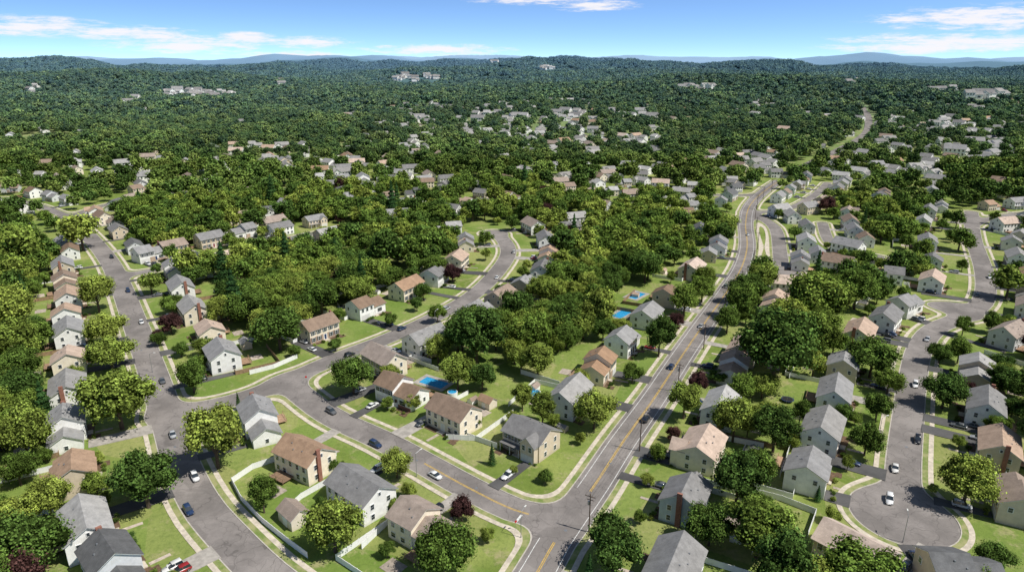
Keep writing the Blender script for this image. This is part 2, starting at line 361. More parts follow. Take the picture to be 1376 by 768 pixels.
def build_house(kind):
    p={k:MB() for k in('walls','roof','trim','windows','door','garage_door','chimney','brick_facing','shutters','deck','front_steps','garden_bed','patio','roof_vents')}
    W,Rf,T,Gl,Sh=p['walls'],p['roof'],p['trim'],p['windows'],p['shutters']
    D=9.4; h=D/2
    if kind==0:
        l=7.2; gable(W,Rf,T,-l,l,-h,h,5.6,8.5)
        for x in(-5.6,-2.9,0,2.9,5.6): window(T,Gl,'f',x,3.6,1.1,1.45,-h,Sh); window(T,Gl,'b',x,3.6,1.0,1.4,h)
        for x in(-5.6,-2.9,2.9,5.6): window(T,Gl,'f',x,.9,1.1,1.5,-h-.06,Sh); window(T,Gl,'b',x,.9,1.2,1.3,h)
        for s,q in(('l',-l),('r',l)):
            for y in(-2.4,2.2): window(T,Gl,s,y,3.6,.9,1.3,q); window(T,Gl,s,y,.9,.9,1.3,q)
            window(T,Gl,s,0,6.3,.6,.8,q)
        p['brick_facing'].box(-l,l,-h-.06,-h-.003,0,2.75)
        p['door'].box(-.5,.5,-h-.14,-h-.065,.3,2.4); T.box(-.85,.85,-h-.11,-h-.063,.3,2.62)
        p['front_steps'].box(-1.2,1.2,-h-1.6,-h-.15,0,.28)
        p['chimney'].box(l+.02,l+.62,.7,1.8,0,9.0)
        p['deck'].box(-5,1,h+.05,h+3.6,.75,.9)
        fy=-h-.07; gb=(-l,-1.3,1.3,l)
    elif kind==1:
        gable(W,Rf,T,-6.8,3.6,-h,h,5.6,8.4); gable(W,Rf,T,3.62,9.6,-h+.8,h-.6,3.0,5.3)
        for x in(-5.4,-3,-.4,2.1): window(T,Gl,'f',x,3.6,1.1,1.4,-h,Sh); window(T,Gl,'b',x,3.6,1,1.3,h)
        for x in(-5.2,-3,2.1): window(T,Gl,'f',x,.9,1.2,1.5,-h)
        for x in(-5.2,-2,1.5): window(T,Gl,'b',x,.9,1.3,1.3,h)
        for y in(-2.4,2.4): window(T,Gl,'l',y,3.6,.9,1.3,-6.8); window(T,Gl,'l',y,.9,.9,1.3,-6.8)
        window(T,Gl,'r',0,1,.9,1.1,9.6)
        p['door'].box(-.9,.1,-h-.1,-h-.004,.3,2.4); p['front_steps'].box(-1.6,.8,-h-1.5,-h-.11,0,.28)
        p['garage_door'].box(4.4,8.9,-h+.8-.08,-h+.8-.004,.05,2.35)
        p['chimney'].box(-7.45,-6.82,-.7,.5,0,8.9); p['deck'].box(-5,0,h+.05,h+3.4,.7,.85)
        fy=-h-.01; gb=(-6.8,-1.7,.9,3.6)
    elif kind==2:
        gable(W,Rf,T,-7.2,.6,-h,h,5.7,8.3); gable(W,Rf,T,.62,7.6,-h+.5,h-.4,4.0,6.3)
        for x in(-5.6,-3.2,-.8): window(T,Gl,'f',x,3.7,1.1,1.3,-h,Sh)
        window(T,Gl,'f',4.2,1.3,2.4,1.5,-h+.5); window(T,Gl,'b',4.2,1.3,1.6,1.3,h-.4)
        for x in(-5.4,-2.2): window(T,Gl,'b',x,3.7,1.1,1.2,h); window(T,Gl,'b',x,.9,1.3,1.2,h)
        for y in(-2.4,2.4): window(T,Gl,'l',y,3.7,.9,1.2,-7.2)
        for y in(-2,2): window(T,Gl,'r',y,1.4,.9,1.2,7.6)
        p['garage_door'].box(-6.5,-2.2,-h-.08,-h-.004,.05,2.35)
        p['brick_facing'].box(-2.0,.6,-h-.06,-h-.003,0,2.7); p['brick_facing'].box(.68,7.6,-h+.44,-h+.497,0,1.1)
        p['door'].box(1.0,1.95,-h+.36,-h+.43,.4,2.5); p['front_steps'].box(.7,2.4,-h-1,-h+.35,0,.35)
        p['chimney'].box(2.4,3.2,.5,1.3,3.5,6.9); p['deck'].box(1.5,7,h-.3,h+3.3,1.0,1.15)
        fy=-h+.42; gb=(2.5,4.5,4.7,7.6)
    else:
        gable(W,Rf,T,-7,7,-h,h,5.5,8.2); gable(W,Rf,T,-6.6,-1.4,-h-1.8,-h+1.5,5.45,7.6,ax='y')
        for x in(-5.2,-2.8): window(T,Gl,'f',x,3.6,1.0,1.4,-h-1.8)
        p['garage_door'].box(-6.2,-1.8,-h-1.88,-h-1.804,.05,2.35)
        for x in(.6,3,5.4): window(T,Gl,'f',x,3.6,1.1,1.4,-h,Sh)
        for x in(3,5.4): window(T,Gl,'f',x,.9,1.1,1.5,-h,Sh)
        for x in(-5,-2,1,4.5): window(T,Gl,'b',x,3.6,1,1.3,h); window(T,Gl,'b',x,.9,1.2,1.3,h)
        for s,q in(('l',-7),('r',7)):
            for y in(-2,2.3): window(T,Gl,s,y,3.6,.9,1.3,q); window(T,Gl,s,y,.9,.9,1.3,q)
        p['door'].box(.1,1.05,-h-.1,-h-.004,.3,2.4); p['front_steps'].box(-.6,1.9,-h-1.5,-h-.11,0,.28)
        Rf.box(-1.0,6.6,-h-1.9,-h-.05,2.72,2.86)
        for x in(-.8,2.6,6.3): T.box(x,x+.16,-h-1.75,-h-1.6,0,2.72)
        p['deck'].box(-3,3.4,h+.05,h+3.8,.5,.65)
        fy=-h-.2; gb=(-.9,-.8,2.1,6.8)
    for a,b_ in((gb[0],gb[1]),(gb[2],gb[3])): p['garden_bed'].box(a,b_,fy-1.9,fy-.05,0,.07)
    p['garden_bed'].box(gb[3]-2,gb[3]+.6,fy-3.4,fy-1.92,0,.065)
    p['patio'].box(-1.2,3.6,h+4.2,h+8.2,0,.09); p['patio'].box(-.4,.6,fy-6.5,fy-1.95,0,.1)
    for x,y in((-3,1.4),(2.2,2.2),(-1,2.6)):
        zr=(8.4-(abs(y))*.6) if x<0 or kind in(0,3) else 0
        if zr: p['roof_vents'].box(x,x+.3,y,y+.3,zr-.7,zr+.45)
    d=p['deck']
    xs=[q[0] for q in d.v]; ys=[q[1] for q in d.v]; zt=max(q[2] for q in d.v); a,b_,c_,e_=min(xs),max(xs),min(ys),max(ys)
    for x in(a+.05,(a+b_)/2,b_-.15): d.box(x,x+.1,e_-.14,e_-.04,0,zt+1)
    d.box(a,b_,e_-.12,e_-.05,zt+.9,zt+.98)
    dm=dict(walls=WALLS['white'],roof=ROOFS['gray'],trim=TRIM,windows=GLASS,door=DOORS[0],garage_door=GAR,chimney=BRICK,brick_facing=BRICK,shutters=SHUT,deck=WOOD,front_steps=CONC,garden_bed=MULCH,patio=PAT,roof_vents=METAL)
    parts={k:m.mesh(k,[dm[k]]) for k,m in p.items() if m.v}
    return parts,p
KINDS=[build_house(i) for i in range(4)]
allseg=[]
for k,(pts,w) in R.items():
    for i in range(len(pts)-1): allseg.append((k,pts[i],pts[i+1]))
segA=np.array([s[1] for s in allseg]); segE=np.array([s[2]-s[1] for s in allseg]); segK=np.array([s[0] for s in allseg])
def nearest(x,y,key=None):
    q=np.array([x,y]); l2=(segE**2).sum(1)+1e-9; t=np.clip(((q-segA)*segE).sum(1)/l2,0,1); c=segA+segE*t[:,None]; d=np.hypot(*(c-q).T)
    if key: d=np.where(segK==key,d,1e9)
    i=int(d.argmin()); return c[i],d[i]
HOUSES=[]; CARS=[]
driveB=MB()
def house_name(w): return {'white':'white_house','cream':'cream_house','beige':'beige_house','gray':'grey_house','blue':'blue_grey_house','yellow':'yellow_house','pink':'tan_house'}[w]
def place_house(x,y,roof,wall,kind,key=None,sc=1.0,minor=False,yaw=None):
    c,d=nearest(x,y,key)
    if yaw is None:
        dx,dy=c[0]-x,c[1]-y; yaw=math.atan2(dy,dx)+math.pi/2
    yaw+=random.uniform(-.05,.05)*(3 if minor else 1)
    e=bpy.data.objects.new(house_name(wall),None); COL.objects.link(e); e.empty_display_size=.5
    fl=random.choice((-1,1)); e.location=(x,y,0); e.rotation_euler=(0,0,yaw); e.scale=(sc*fl*random.uniform(.9,1.06),sc*random.uniform(.95,1.05),sc*random.uniform(.94,1.05))
    parts,_=KINDS[kind]
    door=random.choice(DOORS); br=random.choice((BRICK,BRICKL,WALLS[wall],WALLS[wall]))
    for k,me in parts.items():
        m=None
        if minor and k in('deck','front_steps','shutters','chimney','garden_bed','patio','roof_vents') : continue
        if k=='shutters' and random.random()<.4: continue
        if k=='chimney' and random.random()<.55: continue
        if k=='patio' and random.random()<.3: continue
        if k=='walls': m=WALLS[wall]
        elif k=='roof': m=ROOFS[roof]
        elif k=='door': m=door
        elif k=='brick_facing': m=br
        obj(k,me,e,mat=m)
    HOUSES.append((x,y,yaw))
    f=np.array([math.sin(yaw),-math.cos(yaw)]); r=np.array([math.cos(yaw),math.sin(yaw)])
    lx={0:-5.0,1:6.6,2:-4.4,3:-4.0}[kind]*fl*sc
    y0_=(-4.9*sc if kind!=3 else -6.7*sc)
    if kind==0: lx=8.6*fl*sc*-1; y0_=3
    base=np.array([x,y])+r*lx; q=-y0_; 
    while q<60 and Fv(*(base+f*q))>.05: q+=.4
    if q<45 and not minor or (minor and q<32 and random.random()<.6):
        wd=random.choice((2.8,4.8,5.2)); a=base+f*(-y0_+.1); b_=base+f*(q+.1)
        mi=0 if random.random()<.7 else 1
        corners=[a-r*wd/2,a+r*wd/2,b_+r*(wd/2+.5),b_-r*(wd/2+.5)]
        zt=.16+random.random()*.02
        driveB.add([(c[0],c[1],zt) for c in corners]+[(c[0],c[1],.0) for c in corners],[(0,1,2,3),(0,1,5,4),(1,2,6,5),(3,0,4,7)],mi)
        n=random.choice((1,1,2,2,0)) if not minor else random.choice((0,1,1))
        L_=q+y0_
        if wd<3: n=min(n,1)
        for j in range(n):
            if L_<6.5: break
            s_=(-y0_)+random.uniform(3.2,max(3.3,L_-6))
            off=(0 if wd<3 else (-1.2+2.4*j if n>1 else random.choice((-1.1,1.1))))
            cc=base+f*s_+r*off; CARS.append((cc[0],cc[1],.19,yaw+math.pi/2*random.choice((1,-1))))
    return e
HL=[
(85,360,'gray','beige',0,'A'),(88,380,'brown','cream',2,'A'),(92,400,'tan','white',0,'A'),(90,422,'tan','white',2,'A'),(93,447,'gray','white',0,'A'),(93,482,'tan','cream',2,'A'),(92,524,'light','white',0,'A'),(88,573,'gray','white',1,'A'),(100,632,'tan','beige',2,'A'),(116,708,'light','white',0,'A'),(152,758,'dark','gray',1,'A'),
(243,388,'gray','white',0,'A'),(236,362,'gray','white',2,'A'),(259,417,'light','cream',0,'A'),(281,444,'tan','cream',2,'A'),(299,478,'gray','white',0,'A'),
(348,562,'gray','white',1,'A'),(410,614,'tan','cream',0,'C'),(485,660,'gray','white',0,'C'),(570,704,'brown','cream',2,'C'),
(516,485,'brown','cream',0,'C'),(540,523,'brown','white',2,'C'),(610,556,'brown','cream',0,'C'),(714,585,'gray','beige',3,'C'),(572,457,'gray','white',0,'B'),
(765,533,'light','white',0,'D'),(803,492,'tan','cream',2,'D'),(836,458,'gray','white',1,'D'),(869,424,'gray','white',0,'D'),(896,396,'brown','beige',2,'D'),(930,362,'tan','cream',0,'D'),
(427,440,'brown','cream',0,'B'),(491,411,'brown','white',2,'B'),(546,387,'tan','cream',0,'B'),(584,370,'gray','white',2,'B'),(613,349,'tan','cream',0,'B'),(626,326,'gray','cream',2,'B'),
(637,420,'gray','white',1,'B'),(673,400,'brown','beige',0,'B'),(705,383,'gray','beige',2,'B'),(729,364,'gray','white',0,'B'),(737,343,'tan','white',2,'B'),(733,322,'gray','white',0,'B'),(716,304,'brown','white',0,'B'),
(968,548,'light','white',0,'D'),(943,602,'tan','cream',3,'D'),(922,668,'gray','blue',1,'D'),(985,493,'tan','white',2,'D'),(1000,470,'tan','beige',0,'D'),(905,768,'gray','gray',0,'D'),
(1040,407,'tan','white',2,'D'),(1060,382,'tan','white',0,'S5'),(1105,578,'light','white',0,'E'),(1086,628,'gray','white',2,'E'),(1121,531,'gray','white',0,'E'),(1133,490,'gray','beige',2,'E'),(1155,449,'tan','gray',0,'E'),(1190,428,'gray','white',0,'E'),(1216,409,'gray','white',2,'E'),
(1342,602,'tan','beige',0,'E'),(1368,668,'brown','beige',2,'E'),(1324,548,'gray','white',0,'E'),(1312,500,'light','beige',2,'E'),(1356,450,'brown','gray',0,'E'),(1290,768,'dark','beige',2,'E'),(1150,742,'tan','beige',0,'E'),
(1125,355,'brown','white',0,'S11'),(1190,368,'gray','white',2,'S11'),(1252,378,'tan','white',0,'E'),(1252,350,'gray','white',2,'E'),(1246,325,'gray','white',0,'E'),(1240,300,'light','white',0,'E'),(1247,285,'gray','white',0,'E'),(1350,302,'tan','white',0,'S9'),(1358,325,'gray','white',2,'E'),(1366,348,'light','white',0,'E'),(1374,375,'tan','cream',0,'E'),
(1140,332,'gray','white',0,'S11'),(1075,350,'gray','white',2,'S5'),(1083,325,'light','white',0,'S5'),(232,333,'brown','yellow',0,'S2'),(281,322,'gray','beige',0,'S2'),(326,310,'gray','white',2,'S2'),(367,299,'brown','cream',0,'S2'),(402,326,'gray','white',0,'S2'),(440,316,'light','beige',0,'S2'),(200,340,'gray','white',2,'S2'),
(312,348,'tan','cream',0,'S2'),(535,289,'gray','white',0,'S13'),(846,262,'brown','white',0,'S6'),(940,312,'dark','gray',0,'D'),(965,330,'gray','white',2,'D'),
]
for u,v,rf,wl,k,key in HL:
    x,y=G(u,v,4.0); place_house(x,y,rf,wl,k,key,sc=1.06)
NH=len(HOUSES)
def okhouse(x,y,dm=18):
    return Fv(x,y)>8 and all((x-a)**2+(y-b)**2>dm*dm for a,b,_ in HOUSES)
RC=lambda: random.choice(('gray','gray','gray','light','brown','brown','tan','dark'))
WC=lambda: random.choice(('white','white','white','white','cream','beige','gray'))
def rows(key,off=15.5,sp=21,sides=(1,-1),rmin=330,pr=.85):
    pts,w=R[key]; d=np.gradient(pts,axis=0); d/=np.linalg.norm(d,axis=1)[:,None]
    s=np.concatenate([[0],np.cumsum(np.linalg.norm(np.diff(pts,axis=0),axis=1))])
    for sd in sides:
        q=7+random.random()*5
        while q<s[-1]-3:
            i=int(np.searchsorted(s,q)); i=min(i,len(pts)-1)
            n=np.array([-d[i,1],d[i,0]])*sd; c=pts[i]+n*(off+random.uniform(-1.5,4))
            if random.random()<pr and np.hypot(*c)>rmin and okhouse(*c) and c[1]<640:
                place_house(c[0],c[1],RC(),WC(),random.choice((0,0,2,3,1)),key,minor=True,sc=random.uniform(.88,1.05))
            q+=sp+random.uniform(-1.5,7)
for k in ('S1','S2','S3','S5','S6','S7','S9','S11','S13'): rows(k)
rows('D',18,24,pr=.7); rows('E',16,23,pr=.6); rows('B',15.5,21,pr=.6); rows('A',15.5,22,pr=.8)
me=driveB.mesh('driveways',[DRV,DRVL]); obj('driveways',me)
POLY=[[(250,385),(330,345),(440,332),(560,300),(604,318),(598,352),(522,372),(482,392),(400,405),(350,440),(290,420)],
[(590,450),(650,425),(700,425),(752,350),(800,300),(985,300),(990,335),(930,350),(880,355),(850,385),(800,410),(775,470),(760,505),(700,520),(620,530)],
[(0,318),(60,330),(60,420),(50,560),(0,620)],[(0,620),(40,590),(50,640),(0,680)],
[(1000,440),(1080,400),(1120,400),(1130,460),(1090,470),(1080,520),(1010,540),(1000,500)],[(1080,380),(1180,370),(1175,410),(1120,420)],[(590,262),(700,252),(760,290),(740,330),(700,290),(600,300)],[(160,280),(260,275),(270,310),(200,325),(150,310)],[(470,290),(580,270),(600,305),(480,330)],[(1010,360),(1030,330),(1035,400),(1000,440),(990,420)],[(1140,455),(1200,445),(1195,510),(1150,510)]]
PW=[np.array([G(*q,3) for q in pl]) for pl in POLY]
def inpoly(x,y,p):
    c=False;j=len(p)-1
    for i in range(len(p)):
        if (p[i][1]>y)!=(p[j][1]>y) and x<(p[j][0]-p[i][0])*(y-p[i][1])/(p[j][1]-p[i][1])+p[i][0]: c=not c
        j=i
    return c
for yy in np.arange(330,600,26):
    for xx in np.arange(-480,500,26):
        x=xx+random.uniform(-8,8); y=yy+random.uniform(-8,8)
        if abs(x)>.8*y or math.hypot(x,y)<375 or not okhouse(x,y,21) or Fv(x,y)<14: continue
        if any(inpoly(x,y,p) for p in PW) and random.random()<(.93 if y<470 else .65): continue
        if random.random()<.55: place_house(x,y,RC(),WC(),random.choice((0,0,2,3,1)),None,minor=True,sc=random.uniform(.88,1.05),yaw=random.choice((-.55,1.0,.2))+random.uniform(-.3,.3))
def shed_at(x,y,s=1,yaw=None):
    W,Rf,T,Dr=MB(),MB(),MB(),MB()
    gable(W,Rf,T,-2.6,2.6,-1.9,1.9,2.4,3.7,oh=.25); Dr.box(-.8,.8,-1.97,-1.904,.05,2.05)
    e=bpy.data.objects.new('garden_shed',None); COL.objects.link(e); e.location=(x,y,0); c,_=nearest(x,y); e.rotation_euler=(0,0,math.atan2(c[1]-y,c[0]-x)+1.57 if yaw is None else yaw); e.scale=(s,)*3
    rt=random.choice(('tan','gray','brown')); wt=random.choice(('cream','white','beige'))
    for n,m,mt in(('walls',W,WALLS[wt]),('roof',Rf,ROOFS[rt]),('trim',T,TRIM),('door',Dr,TRIM)): obj(n,m.mesh(n,[mt]),e)
for u,v,s in((395,693,1.3),(1000,520,1),(655,540,1),(330,462,1),(1010,610,.9)): shed_at(*G(u,v,1.5),s)
EXTRA=[]
def trampoline(x,y):
    a,b_,c_=MB(),MB(),MB(); n=16
    for i in range(n):
        t0,t1=2*math.pi*i/n,2*math.pi*(i+1)/n
        a.add([(math.cos(t)*r,math.sin(t)*r,.9) for r in(1.75,2.1) for t in(t0,t1)],[(0,1,3,2)])
    b_.add([(math.cos(2*math.pi*i/n)*1.74,math.sin(2*math.pi*i/n)*1.74,.88) for i in range(n)],[tuple(range(n))])
    for i in range(6):
        t=i*1.047; c_.cyl((math.cos(t)*1.95,math.sin(t)*1.95,0),(math.cos(t)*1.95,math.sin(t)*1.95,2.5),.04,.04,5)
    e=bpy.data.objects.new('trampoline',None); COL.objects.link(e); e.location=(x,y,0)
    obj('pad_ring',a.mesh('pad_ring',[CARP[3]]),e); obj('mat',b_.mesh('mat',[TIRE]),e); obj('frame',c_.mesh('frame',[METAL]),e)
for x,y,yaw in HOUSES[:NH]:
    rr_=random.random()
    f=np.array([-math.sin(yaw),math.cos(yaw)]); r=np.array([math.cos(yaw),math.sin(yaw)])
    q=np.array([x,y])+f*random.uniform(13.5,16)+r*random.uniform(-6,6)
    if rr_<.42 and Fv(*q)>6 and min(math.hypot(q[0]-a,q[1]-b) for a,b,_ in HOUSES)>11:
        if rr_<.26: shed_at(q[0],q[1],random.uniform(.55,.75),yaw+random.choice((0,1.57)))
        else: trampoline(q[0],q[1])
        EXTRA.append(tuple(q))
def pool(u,v,l,w,yaw,round_=False):
    x,y=G(u,v); e=bpy.data.objects.new('swimming_pool',None); COL.objects.link(e); e.location=(x,y,0); e.rotation_euler=(0,0,yaw)
    a,b_=MB(),MB()
    if round_:
        n=28
        for i in range(n):
            t0,t1=2*math.pi*i/n,2*math.pi*(i+1)/n
            q=[(math.cos(t)*rr,math.sin(t)*rr,z) for rr,z in((l,0),(l,1.25),(l-.25,1.25)) for t in(t0,t1)]
            a.add(q,[(0,1,3,2),(2,3,5,4)])
        b_.add([(math.cos(2*math.pi*i/n)*(l-.24),math.sin(2*math.pi*i/n)*(l-.24),1.12) for i in range(n)],[tuple(range(n))])
    else:
        m=1.6
        a.box(-l-m,l+m,-w-m,-w,0,.12); a.box(-l-m,l+m,w,w+m,0,.12); a.box(-l-m,-l,-w+.003,w-.003,0,.12); a.box(l,l+m,-w+.003,w-.003,0,.12)
        b_.box(-l+.01,l-.01,-w+.01,w-.01,0,.06)
    obj('coping',a.mesh('coping',[DRVL if not round_ else TRIM]),e); obj('water',b_.mesh('water',[WATER]),e)
PO=[(583,514,5.0,2.5,-.55),(835,422,5,2.5,.9),(855,397,5.,2.5,.9)]
for q in PO: pool(*q)
pool(716,531,2.8,0,0,True); pool(608,530,1.8,0,0,True)
POOLS=[G(q[0],q[1]) for q in PO]+[G(716,531),G(608,530)]
def fence(pts,mat,name,h=1.8):
    mb=MB()
    for i in range(len(pts)-1):
        a=np.array(pts[i]);b_=np.array(pts[i+1]); l=np.linalg.norm(b_-a); n=max(1,round(l/2.4)); d=(b_-a)/l; nn=np.array([-d[1],d[0]])
        for j in range(n):
            p0=a+d*l*j/n; p1=a+d*l*(j+1)/n
            def slab(s,e,t,z0,z1):
                c=[s-nn*t,e-nn*t,e+nn*t,s+nn*t]; mb.add([(q[0],q[1],z0) for q in c]+[(q[0],q[1],z1) for q in c],[(4,5,6,7),(0,1,5,4),(1,2,6,5),(2,3,7,6),(3,0,4,7)])
            slab(p0+d*.07,p1-d*.07,.025,.06,h-.1); slab(p0+d*.07,p1-d*.07,.05,h-.1,h)
            slab(p0-d*.065,p0+d*.065,.065,0,h+.12)
    obj(name,mb.mesh(name,[mat]))
FP_=[[(378,617),(340,630),(312,649),(324,672),(352,702),(388,731),(414,750)],[(440,650),(405,670),(384,690)],[(336,503),(368,495),(400,481)],[(628,588),(668,602)],[(548,478),(580,488)],
[(960,650),(1000,660),(1050,673),(1096,691)],[(968,590),(1026,602)],[(412,414),(445,403),(472,389)],[(478,396),(520,384)],[(524,702),(486,738)],[(700,502),(752,518)],[(10,598),(56,572)],
[(1096,691),(1085,722)],[(1322,475),(1376,492)],[(1236,562),(1240,498)],[(600,590),(640,592),(690,556)],[(452,612),(395,642)],[(560,545),(520,548)],[(245,760),(225,768)],[(1048,640),(1062,600)],[(880,578),(930,590)],[(120,700),(60,690),(20,712)]]
for f_ in FP_:
    pp=[G(*q,0) for q in f_]
    if min(Fv(*q) for q in pp)>3.1: fence(pp,FENW,'white_vinyl_fence')
for x,y,yaw in HOUSES[:NH]:
    if random.random()<.75:
        f=np.array([-math.sin(yaw),math.cos(yaw)]); r=np.array([math.cos(yaw),math.sin(yaw)])*random.choice((-1,1)); c=np.array([x,y])
        pts=[c+r*8.6+f*2,c+r*10.8+f*2,c+r*10.8+f*18]
        if random.random()<.7: pts+=[c-r*9+f*18]
        if all(Fv(*q)>5 for q in pts) and all(min(math.hypot(q[0]-a,q[1]-b)for a,b,_ in HOUSES if (a,b)!=(x,y))>7.5 for q in pts):
            w=random.random()<.6; fence(pts,FENW if w else FENB,'white_vinyl_fence' if w else 'wooden_fence',1.7)
# ---------------------------------------------------------------- cars
def car_meshes(suv):
    B,Gs,Wh,Li=MB(),MB(),MB(),MB()
    H=1.75 if suv else 1.45; bl=1.02 if suv else .88
    st_=[(-2.3,.42,.62,.72),(-2.2,.3,.80,.84),(-1.6,.26,bl,.9),(-.4,.24,bl+.02,.92),(.9,.24,bl,.92),(1.2,.26,bl-.08,.9),(2.0,.28,bl-.2,.86),(2.3,.4,.58,.72)]
    vs=[]
    for x,zb,zt,w in st_: vs+=[(x,-w,zb+.12),(x,-w,(zb+zt)/2),(x,-w*.93,zt),(x,w*.93,zt),(x,w,(zb+zt)/2),(x,w,zb+.12),(x,w*.85,zb),(x,-w*.85,zb)]
    fs=[(i*8+j,i*8+(j+1)%8,(i+1)*8+(j+1)%8,(i+1)*8+j) for i in range(len(st_)-1) for j in range(8)]+[tuple(range(8)),tuple(range(56,64))[::-1]]
    B.add(vs,fs)
    xr=-2.1 if suv else -1.75
    lo=[(xr,-.84),(1.05,-.84),(1.05,.84),(xr,.84)]; rr=-1.85 if suv else -1.1
    hi=[(rr,-.66),(.25,-.66),(.25,.66),(rr,.66)]
    Gs.add([(x,y,bl-.02) for x,y in lo]+[(x,y,H-.06) for x,y in hi],[(0,1,5,4),(1,2,6,5),(2,3,7,6),(3,0,4,7)])
    B.add([(x*1.01,y*1.02,H-.07) for x,y in hi]+[(x*.95,y*.93,H) for x,y in hi],[(4,5,6,7),(0,1,5,4),(1,2,6,5),(2,3,7,6),(3,0,4,7)])
    xm=-.35
    for s in(-1,1): B.add([(xm-.06,s*.845,bl),(xm+.06,s*.845,bl),(xm+.05,s*.67,H-.06),(xm-.05,s*.67,H-.06)],[(0,1,2,3)])
    for x in(-1.42,1.4):
        for s in(-1,1): Wh.cyl((x,s*.70,.34),(x,s*.93,.34),.34,.34,14,0); Li.cyl((x,s*.932,.34),(x,s*.94,.34),.2,.18,10)
    for s in(-1,1): Li.box(2.16,2.27,s*.62-.16,s*.62+.16,.60,.72)
    B.box(.75,.95,-1.02,-.9,bl,bl+.12); B.box(.75,.95,.9,1.02,bl,bl+.12)
    return B.mesh('body',[CARP[0]],True),Gs.mesh('windows',[GLASS]),Wh.mesh('wheels',[TIRE]),Li.mesh('lamps_and_rims',[METAL])
CM=[car_meshes(False),car_meshes(True)]
def car(x,y,z,yaw,paint=None,name='parked_car'):
    e=bpy.data.objects.new(name,None); COL.objects.link(e); e.location=(x,y,z); e.rotation_euler=(0,0,yaw)
    s=random.choice(CM)
    for n,me,m in(('body',s[0],paint or random.choice(CARP[:5]+CARP)),('windows',s[1],None),('wheels',s[2],None),('lamps_and_rims',s[3],None)): obj(n,me,e,mat=m)
def roadcar(u,v,key,paint,side,name='parked_car',flip=False):
    x,y=G(u,v,.6); c,d=nearest(x,y,key)
    a=np.array([x,y]); i=np.argmin(np.hypot(*(R[key][0]-c).T)); pts=R[key][0]; t=pts[min(i+1,len(pts)-1)]-pts[max(i-1,0)]; t/=np.linalg.norm(t); n=np.array([-t[1],t[0]])
    sd=np.sign((a-c)@n) or 1; off=min(d,R[key][1]/2-1.3) 
    q=c+n*sd*off; car(q[0],q[1],.03,math.atan2(t[1],t[0])+(math.pi if flip else 0),CARP[paint],name)
for c_ in [(245,688,'A',3,1),(218,511,'A',4,1),(497,600,'C',3,1),(232,583,'A',2,1),(1230,516,'E',0,1),(1188,668,'E',0,1),(1203,628,'E',6,1),(902,492,'D',3,1),(868,562,'D',1,1),(942,437,'D',2,1),(975,384,'D',4,1),(1005,315,'D',0,1),(190,432,'A',0,1),(470,476,'B',1,1),(600,414,'B',2,1),(1305,395,'E',4,1),(668,372,'B',0,1),
 (172,390,'A',3,1),(445,552,'C',4,1),(585,638,'C',0,1),(540,441,'B',3,1),(700,338,'B',6,1),(1233,590,'E',1,1),(1246,455,'E',2,1),(1330,372,'E',0,1),(262,640,'A',0,1),(150,345,'A',1,1)]:
    roadcar(*c_,name='car' if c_[2]=='D' else 'parked_car')
for x,y,z,yw in CARS: car(x,y,z,yw)
# ---------------------------------------------------------------- poles, wires, lamps, signs
tops=[]
d=np.gradient(dpt,axis=0); d/=np.linalg.norm(d,axis=1)[:,None]
s=np.concatenate([[0],np.cumsum(np.linalg.norm(np.diff(dpt,axis=0),axis=1))])
Pm,Cm,Tm=MB(),MB(),MB()
Pm.cyl((0,0,0),(0,0,11),.19,.13,8); Cm.box(-1.3,1.3,-.07,.07,10.2,10.35); Cm.box(-.9,.9,-.07,.07,9.3,9.42)
for x in(-1.2,-.4,.4,1.2): Cm.cyl((x,0,10.35),(x,0,10.6),.05,.04,6)
Tm.cyl((.38,0,7.9),(.38,0,8.9),.26,.26,10)
pm,cm_,tm=Pm.mesh('pole_shaft',[POLEM]),Cm.mesh('crossarm',[POLEM]),Tm.mesh('transformer',[METAL])
qd=26
while qd<s[-1]:
    i=min(int(np.searchsorted(s,qd)),len(dpt)-1); n=np.array([-d[i,1],d[i,0]]); c=dpt[i]-n*6.0; yw=math.atan2(n[1],n[0])
    e=bpy.data.objects.new('utility_pole',None); COL.objects.link(e); e.location=(c[0],c[1],0); e.rotation_euler=(0,0,yw)
    obj('pole_shaft',pm,e); obj('crossarm',cm_,e)
    if len(tops)%2==0: obj('transformer',tm,e)
    tops.append((c,n)); qd+=41
wm=MB()
for (c0,n0),(c1,n1) in zip(tops,tops[1:]):
    for o,z in((-1.2,10.6),(-.4,10.6),(.4,10.6),(1.2,10.6),(0,7.4)):
        pr=None
        for k in range(9):
            t=k/8; q=(c0+n0*o)*(1-t)+(c1+n1*o)*t; p_=(q[0],q[1],z-1.0*4*t*(1-t))
            if pr: wm.cyl(pr,p_,.018,.018,3,0,False)
            pr=p_
obj('overhead_wires',wm.mesh('overhead_wires',[WIRE]))
def lamp(u,v,yaw):
    x,y=G(u,v); e=bpy.data.objects.new('street_lamp',None); COL.objects.link(e); e.location=(x,y,.1); e.rotation_euler=(0,0,yaw)
    a,b_=MB(),MB(); a.cyl((0,0,0),(0,0,.5),.16,.12,8); a.cyl((0,0,.5),(0,0,7.4),.09,.06,8); a.cyl((0,0,7.3),(1.7,0,7.8),.05,.04,6); b_.box(1.5,2.3,-.14,.14,7.72,7.86)
    obj('post',a.mesh('post',[METAL]),e); obj('lamp_head',b_.mesh('lamp_head',[LAMP]),e)
lamp(1213,728,1.2); lamp(560,640,.8); lamp(205,500,0); lamp(1180,590,.3); lamp(585,440,1); lamp(700,722,1)
SR=simple('sign_red',(.5,.02,.02),.5,.05)
